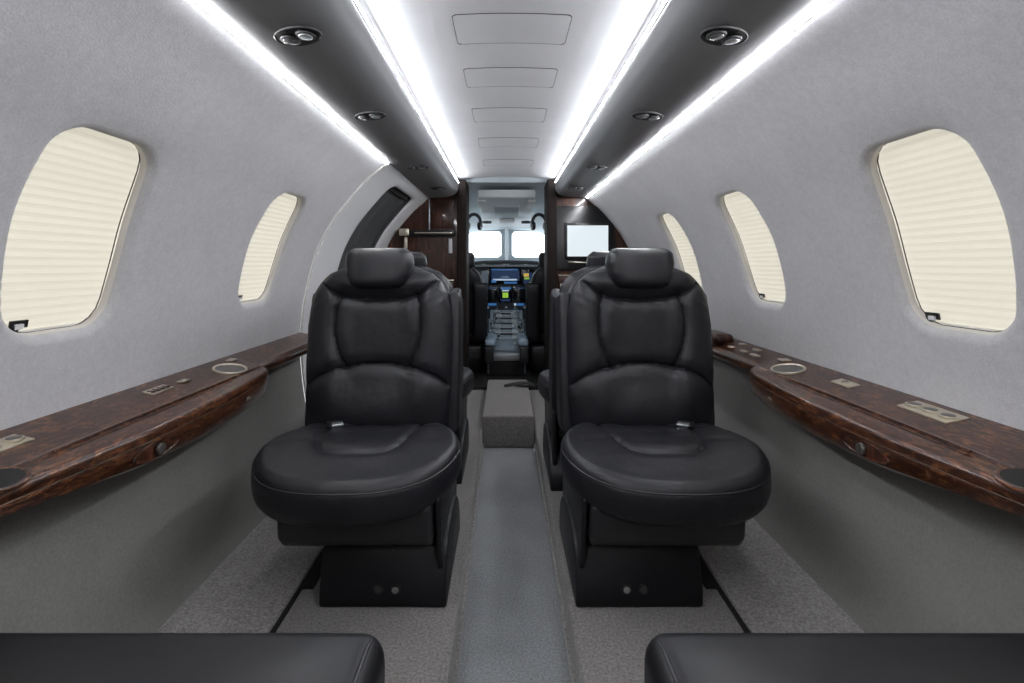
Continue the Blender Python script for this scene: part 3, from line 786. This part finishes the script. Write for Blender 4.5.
for sd in (-1, 1):
    gp = loft('window_%d' % (2 if sd < 0 else 3), [[(sd*x+sd*d, y, z) for d in (.001, .005) for x, z in (((hw, .76), (hw*.86, zt-.11)) if d < .003 else ((hw*.86, zt-.11), (hw, .76)))] for y, hw, zt in ((4.10, .73, 1.34), (4.6, .68, 1.25), (5.06, .62, 1.20))], M['glass'])
    tag(gp, kind='structure')
    bm = bmesh.new(); add_tube(bm, [(sd*.655, 4.6, 1.0+.02*k) for k in range(-12, 8)], .012, 8); tag(mesh_obj('trim_%d' % (7 if sd < 0 else 8), bm, M['cockpit']), kind='structure')
tag(o, kind='structure')
# stepped overhead consoles
oc = thing('overhead_console', 'pale grey overhead console with vents on the cockpit ceiling', 'console', (0, 3.7, 1.36))
def quadbox(name, x0, x1, ya, za, yb, zb, th, m, par, off, r=.008):
    bm = bmesh.new(); add_prism(bm, [(ya, za), (yb, zb), (yb, zb+th), (ya, za+th)], 'x', x0, x1, r=r); bmesh.ops.translate(bm, verts=bm.verts, vec=-Vector(off)); return mesh_obj(name, bm, m, par)
OO = (0, 3.7, 1.36)
quadbox('console_body', -.21, .21, 3.64, 1.34, 4.55, 1.195, .06, M['cockpit_light'], oc, OO)
quadbox('console_panel', -.10, .10, 3.85, 1.292, 4.15, 1.244, .03, M['cockpit'], oc, OO)
quadbox('switch_strip', -.06, .07, 4.22, 1.222, 4.30, 1.208, .02, M['frame'], oc, OO, .002)
for sx in (-1, 1):
    quadbox('lamp_cover', sx*.185-.03, sx*.185+.03, 3.70, 1.318, 3.86, 1.292, .02, M['frame'], oc, OO, .004)
    cyl('vent', (sx*.165, .52, -.15), .04, .02, M['cockpit_dark'], oc, bev=.004)
cyl('dome_lamp', (0, .92, -.168), .016, .014, M['frame'], oc, bev=.003)
for sx, nm in ((-1, 'left'), (1, 'right')):
    v = thing('headset', 'dark headset hanging from the cockpit ceiling on the %s' % nm, 'headset', (sx*.265, 4.05, 1.17), R(15*sx), 'headsets hung in the cockpit')
    bm = bmesh.new(); add_tube(bm, [(.058*math.cos(R(a)), 0, .02+.07*math.sin(R(a))) for a in range(-10, 191, 20)], .014, 8); mesh_obj('headband', bm, M['cockpit_dark'], v)
    for s_ in (-1, 1):
        bm = bmesh.new(); add_cyl(bm, (s_*.052, 0, -.005), .034, .030, axis='x', bev=.009); mesh_obj('earcup', bm, M['blackplastic'], v)
# windshield frame
def holes_frame(name, y, x0, x1, z0, z1, holes, th, m, parent):
    """plate with rounded holes made from ring patches side by side"""
    bm = bmesh.new()
    for (a, b, hx0, hx1, hz0, hz1, r) in holes:
        cx_, cz_ = (hx0+hx1)/2, (hz0+hz1)/2; cor = [(a, z0), (b, z0), (b, z1), (a, z1)]; rect = []
        for k in range(4):
            p, q = cor[k], cor[(k+1) % 4]
            for j in range(32): rect.append((p[0]+(q[0]-p[0])*j/32, p[1]+(q[1]-p[1])*j/32))
        win = []
        for px, pz in rect:
            lo, hi = 0, 1
            for _ in range(25):
                mid = (lo+hi)/2
                if rr_sdf((px-cx_)*mid, (pz-cz_)*mid, (hx1-hx0)/2, (hz1-hz0)/2, r) < 0: lo = mid
                else: hi = mid
            win.append((cx_+(px-cx_)*lo, cz_+(pz-cz_)*lo))
        L = [[(p[0], y, p[1]) for p in rect], [(w[0], y, w[1]) for w in win],
             [(cx_+(w[0]-cx_)*.985, y+.012, cz_+(w[1]-cz_)*.975) for w in win], [(cx_+(w[0]-cx_)*.985, y+th, cz_+(w[1]-cz_)*.975) for w in win], [(p[0], y+th, p[1]) for p in rect]]
        V = [[bm.verts.new(p) for p in l] for l in L]; n = len(rect)
        for i in range(4):
            for k in range(n): bm.faces.new((V[i][k], V[i][(k+1) % n], V[i+1][(k+1) % n], V[i+1][k]))
    return mesh_obj(name, bm, m, parent, weld=1e-4)
wf = bpy.data.objects.new('window_1', None); COL.objects.link(wf); tag(wf, kind='structure')
WZ0, WZ1 = .925, 1.19
holes_frame('window_frame', 5.0, -.75, .75, -.15, 1.42, [(-.75, .005, -.60, -.045, WZ0, WZ1, .03), (.005, .75, .055, .60, WZ0, WZ1, .035)], .06, M['cockpit'], wf)
box('window_pane', (-.33, 5.05, (WZ0+WZ1)/2), (.56, .006, .29), M['glass'], wf); box('window_pane', (.33, 5.05, (WZ0+WZ1)/2), (.57, .006, .29), M['glass'], wf)
box('center_post', (.005, 4.985, 1.06), (.035, .03, .34), M['cockpit_light'], wf, r=.008)

# instrument panel
ip = thing('instrument_panel', 'cockpit instrument panel with lit displays beneath the windshield', 'instrument panel', (0, 4.55, .3))
IO = Vector((0, 4.55, .3))
def ib(name, x0, x1, z0, z1, y0, y1, m, par=ip, r=.003):
    return box(name, ((x0+x1)/2, (y0+y1)/2-4.55, (z0+z1)/2-.3), (x1-x0, y1-y0, z1-z0), m, par, r=r)
ib('panel_body', -.58, .58, .36, .845, 4.56, 4.72, M['cockpit_dark'], r=.01)
gl = [(-.60, .84), (-.40, .872), (-.2, .888), (0, .893), (.2, .888), (.40, .872), (.60, .84), (.60, .82), (.4, .848), (.2, .862), (0, .866), (-.2, .862), (-.4, .848), (-.60, .82)]
bm = bmesh.new(); add_prism(bm, gl, 'y', 4.44, 4.99, r=.006); bmesh.ops.translate(bm, verts=bm.verts, vec=-IO); g = mesh_obj('glareshield', bm, M['cockpit_dark'], ip)
for x in (-.20, -.02, .012, .17): ib('panel_light', x-.012, x+.012, .848, .86, 4.425, 4.442, M['frame'], g, r=.003)
ib('bezel', -.28, .28, .835, .85, 4.47, 4.5, M['cockpit'])
for x0, x1, z0, z1, cont in ((-.235, -.155, .665, .81, 0), (-.15, .14, .675, .82, 1), (.145, .262, .665, .81, 2), (-.19, -.075, .51, .655, 3), (-.07, .055, .51, .655, 4), (.06, .18, .51, .655, 5)):
    dsp = ib('display', x0, x1, z0, z1, 4.535, 4.562, M['screen_off'], r=.004)
    sc = lambda a, b, c, d, m: ib('screen_graphic', x0+(x1-x0)*a, x0+(x1-x0)*b, z0+(z1-z0)*c, z0+(z1-z0)*d, 4.531, 4.535, m, dsp, r=0)
    if cont == 1: sc(.05, .88, .88, .96, M['scr_blue']); sc(.05, .92, .22, .86, M['scr_navy']); sc(.1, .85, .24, .34, M['scr_white']); sc(.35, .6, .42, .5, M['scr_white']); sc(.05, .2, .1, .28, M['scr_blue']); sc(.45, .85, .04, .16, M['scr_blue'])
    if cont == 2: sc(.1, .8, .1, .8, M['scr_navy']); sc(.1, .5, .55, .75, M['scr_amber']); sc(.15, .55, .38, .5, M['scr_green']); sc(.5, .85, .08, .2, M['scr_green'])
    if cont == 4: sc(.15, .9, .82, .95, M['scr_blue']); sc(.25, .75, .7, .78, M['scr_white']); sc(.28, .7, .30, .62, M['scr_green']); sc(.15, .85, .08, .22, M['scr_navy'])
    if cont == 0: sc(.1, .9, .1, .9, M['console'])
    if cont in (3, 5): sc(.1, .9, .86, .94, M['scr_navy'])
for x0, x1 in ((-.22, -.185), (-.165, -.09), (.07, .09), (.10, .16)): ib('panel_button', x0, x1, .482, .50, 4.535, 4.562, M['scr_blue'] if x1-x0 > .03 else M['scr_white'], r=.002)
for k in range(7): ib('panel_knob', -.25+.083*k-.01, -.25+.083*k+.01, .452, .472, 4.53, 4.56, M['steel'], r=.006)

# centre pedestal with levers and switch modules
pc = thing('centre_console', 'sloping centre console full of switches and levers between the pilot seats', 'console', (0, 4.1, .02))
PO = Vector((0, 4.1, .02))
def py(t): return 3.76+(4.53-3.76)*t
def pz(t): return .185+(.455-.185)*t
th = math.atan2(.27, .77); rotp = Matrix.Rotation(th, 3, 'X')
bm = bmesh.new(); add_prism(bm, [(3.76, .03), (3.76, .185), (4.50, .445), (4.52, .445), (4.52, .03)], 'x', -.145, .145, r=.008); bmesh.ops.translate(bm, verts=bm.verts, vec=-PO)
mesh_obj('console_body', bm, M['console'], pc)
box('console_edge', (0, 3.752-4.1, .158-.02), (.285, .02, .055), M['steel'], pc, r=.006)
box('rear_cover', (0, 3.756-4.1, .075-.02), (.26, .02, .105), M['dark'], pc, r=.004)
def pm(name, x, t, w, l, h, m, r=.003, lift=0):
    c = Vector((x, py(t), pz(t)))+rotp @ Vector((0, 0, h/2+lift))-PO
    return box(name, c, (w, l, h), m, pc, r=r, rot=rotp)
pm('module', 0, .13, .20, .16, .012, M['console']); 
for t_, w in ((.30, .13), (.42, .13), (.54, .13), (.66, .12), (.78, .12), (.9, .16)):
    pm('module', 0, t_, w+.06, .055, .014, M['steel']); pm('module_slot', 0, t_+.055, w*.75, .018, .018, M['blackplastic'])
    pm('module_cap', 0, t_-.005, w*.7, .03, .020, M['console'])
rr = random.Random(3)
for sx in (-1, 1):
    for t_ in (.22, .5, .78): pm('side_rail', sx*.128, t_, .016, .17, .022, M['chrome'] if t_ == .5 else M['steel'])
    for t_ in (.08, .17, .26, .35, .44, .53, .62, .71, .80, .90):
        x = sx*(.085+.028*rr.random()); k = rr.choice(['switch', 'knob'])
        if k == 'switch': pm('switch', x, t_, .018, .018+.02*rr.random(), .018, rr.choice([M['steel'], M['blackplastic'], M['chrome']]), .003)
        else:
            c = Vector((x, py(t_), pz(t_)))+rotp @ Vector((0, 0, .012))-PO
            bm = bmesh.new(); add_cyl(bm, c, .012, .024, bev=.003, rot=None); mesh_obj('knob', bm, rr.choice([M['steel'], M['chrome']]), pc)
for x, t_, h in ((-.06, .22, .05), (-.05, .62, .07), (.05, .70, .06), (.07, .48, .05), (-.08, .82, .07), (.09, .86, .06), (.065, .12, .03)):
    c = Vector((x, py(t_), pz(t_)))-PO
    bm = bmesh.new(); add_tube(bm, [c, c+Vector((0, -.006, h*.6)), c+Vector((0, -.012, h))], .004, 6); lv = mesh_obj('lever', bm, M['chrome'], pc)
    bm = bmesh.new(); add_box(bm, c+Vector((0, -.013, h)), (.024, .014, .014), .005); mesh_obj('lever_grip', bm, rr.choice([M['blackplastic'], M['frame'], M['steel']]), lv)
# pilot seats
def pilot_seat(sd):
    nm = 'left' if sd < 0 else 'right'
    t = thing('pilot_seat', 'dark %s pilot seat seen from behind through the cockpit doorway' % nm, 'seat', (sd*.365, 3.90, .02), 0, 'pilot seats')
    bm = grid_pillow(lambda z: interp(z, [.30, .5, .68, .76, .81, .83], [.19, .20, .19, .165, .12, .08]), .30, .83, .05, .05, None, nu=28, nv=36)
    recline(bm, -7, (0, 0, .33)); mesh_obj('backrest', bm, M['leather'], t)
    bm = grid_pillow(lambda z: interp(z, [.80, .84, .90, .93], [.10, .12, .12, .10]), .80, .925, .04, .03, None, nu=20, nv=20)
    bmesh.ops.translate(bm, verts=bm.verts, vec=(0, -.06, 0)); mesh_obj('headrest', bm, M['leather'], t)
    for s_ in (-1, 1):
        bm = grid_pillow(lambda z: .055, .24, .70, .034, .034, None, nu=18, nv=28, n=5)
        recline(bm, -7, (0, 0, .33)); bmesh.ops.translate(bm, verts=bm.verts, vec=(s_*.165, -.085, 0)); mesh_obj('side_pad', bm, M['leather'], t)
    box('armrest', (-sd*.245, -.115, .266), (.075, .33, .055), M['armblue'], t, r=.02, seg=4)
    box('armrest_bracket', (-sd*.238, -.245, .175), (.065, .05, .12), M['blackplastic'], t, r=.01)
    box('seat_cushion', (0, .20, .26), (.40, .42, .11), M['leather'], t, r=.04, seg=4)
    box('seat_base', (0, .14, .105), (.36, .40, .21), M['blackplastic'], t, r=.02)
pilot_seat(-1); pilot_seat(1)
# dark strap lying on the doorway floor
bm = bmesh.new()
pth = catmull([(-.10, 0, .010), (-.05, .02, .016), (0, .03, .022), (.06, .035, .02), (.08, -.005, .012), (.03, -.015, .014), (-.03, -.005, .018)], 5)
add_tube(bm, pth, .010, 8)
for v in bm.verts: v.co.z = max(.001, v.co.z*.9)
o = mesh_obj('strap', bm, M['blackplastic']); o.location = (.085, 3.19, .071)
tag(o, 'crumpled black strap lying on the carpet step at the cockpit doorway', 'strap')

# ------------------------------------------------------------------ rear end of the cabin, behind the camera
pts = [(-x, z) for x, z in PROF if z > -.06] ; pts = pts+[(x, z) for x, z in reversed(PROF) if z > -.06]
bm = bmesh.new(); add_prism(bm, [(p[0]*1.01, p[1]) for p in pts], 'y', -1.0, -.94); tag(mesh_obj('wall_back', bm, M['wall']), kind='structure')
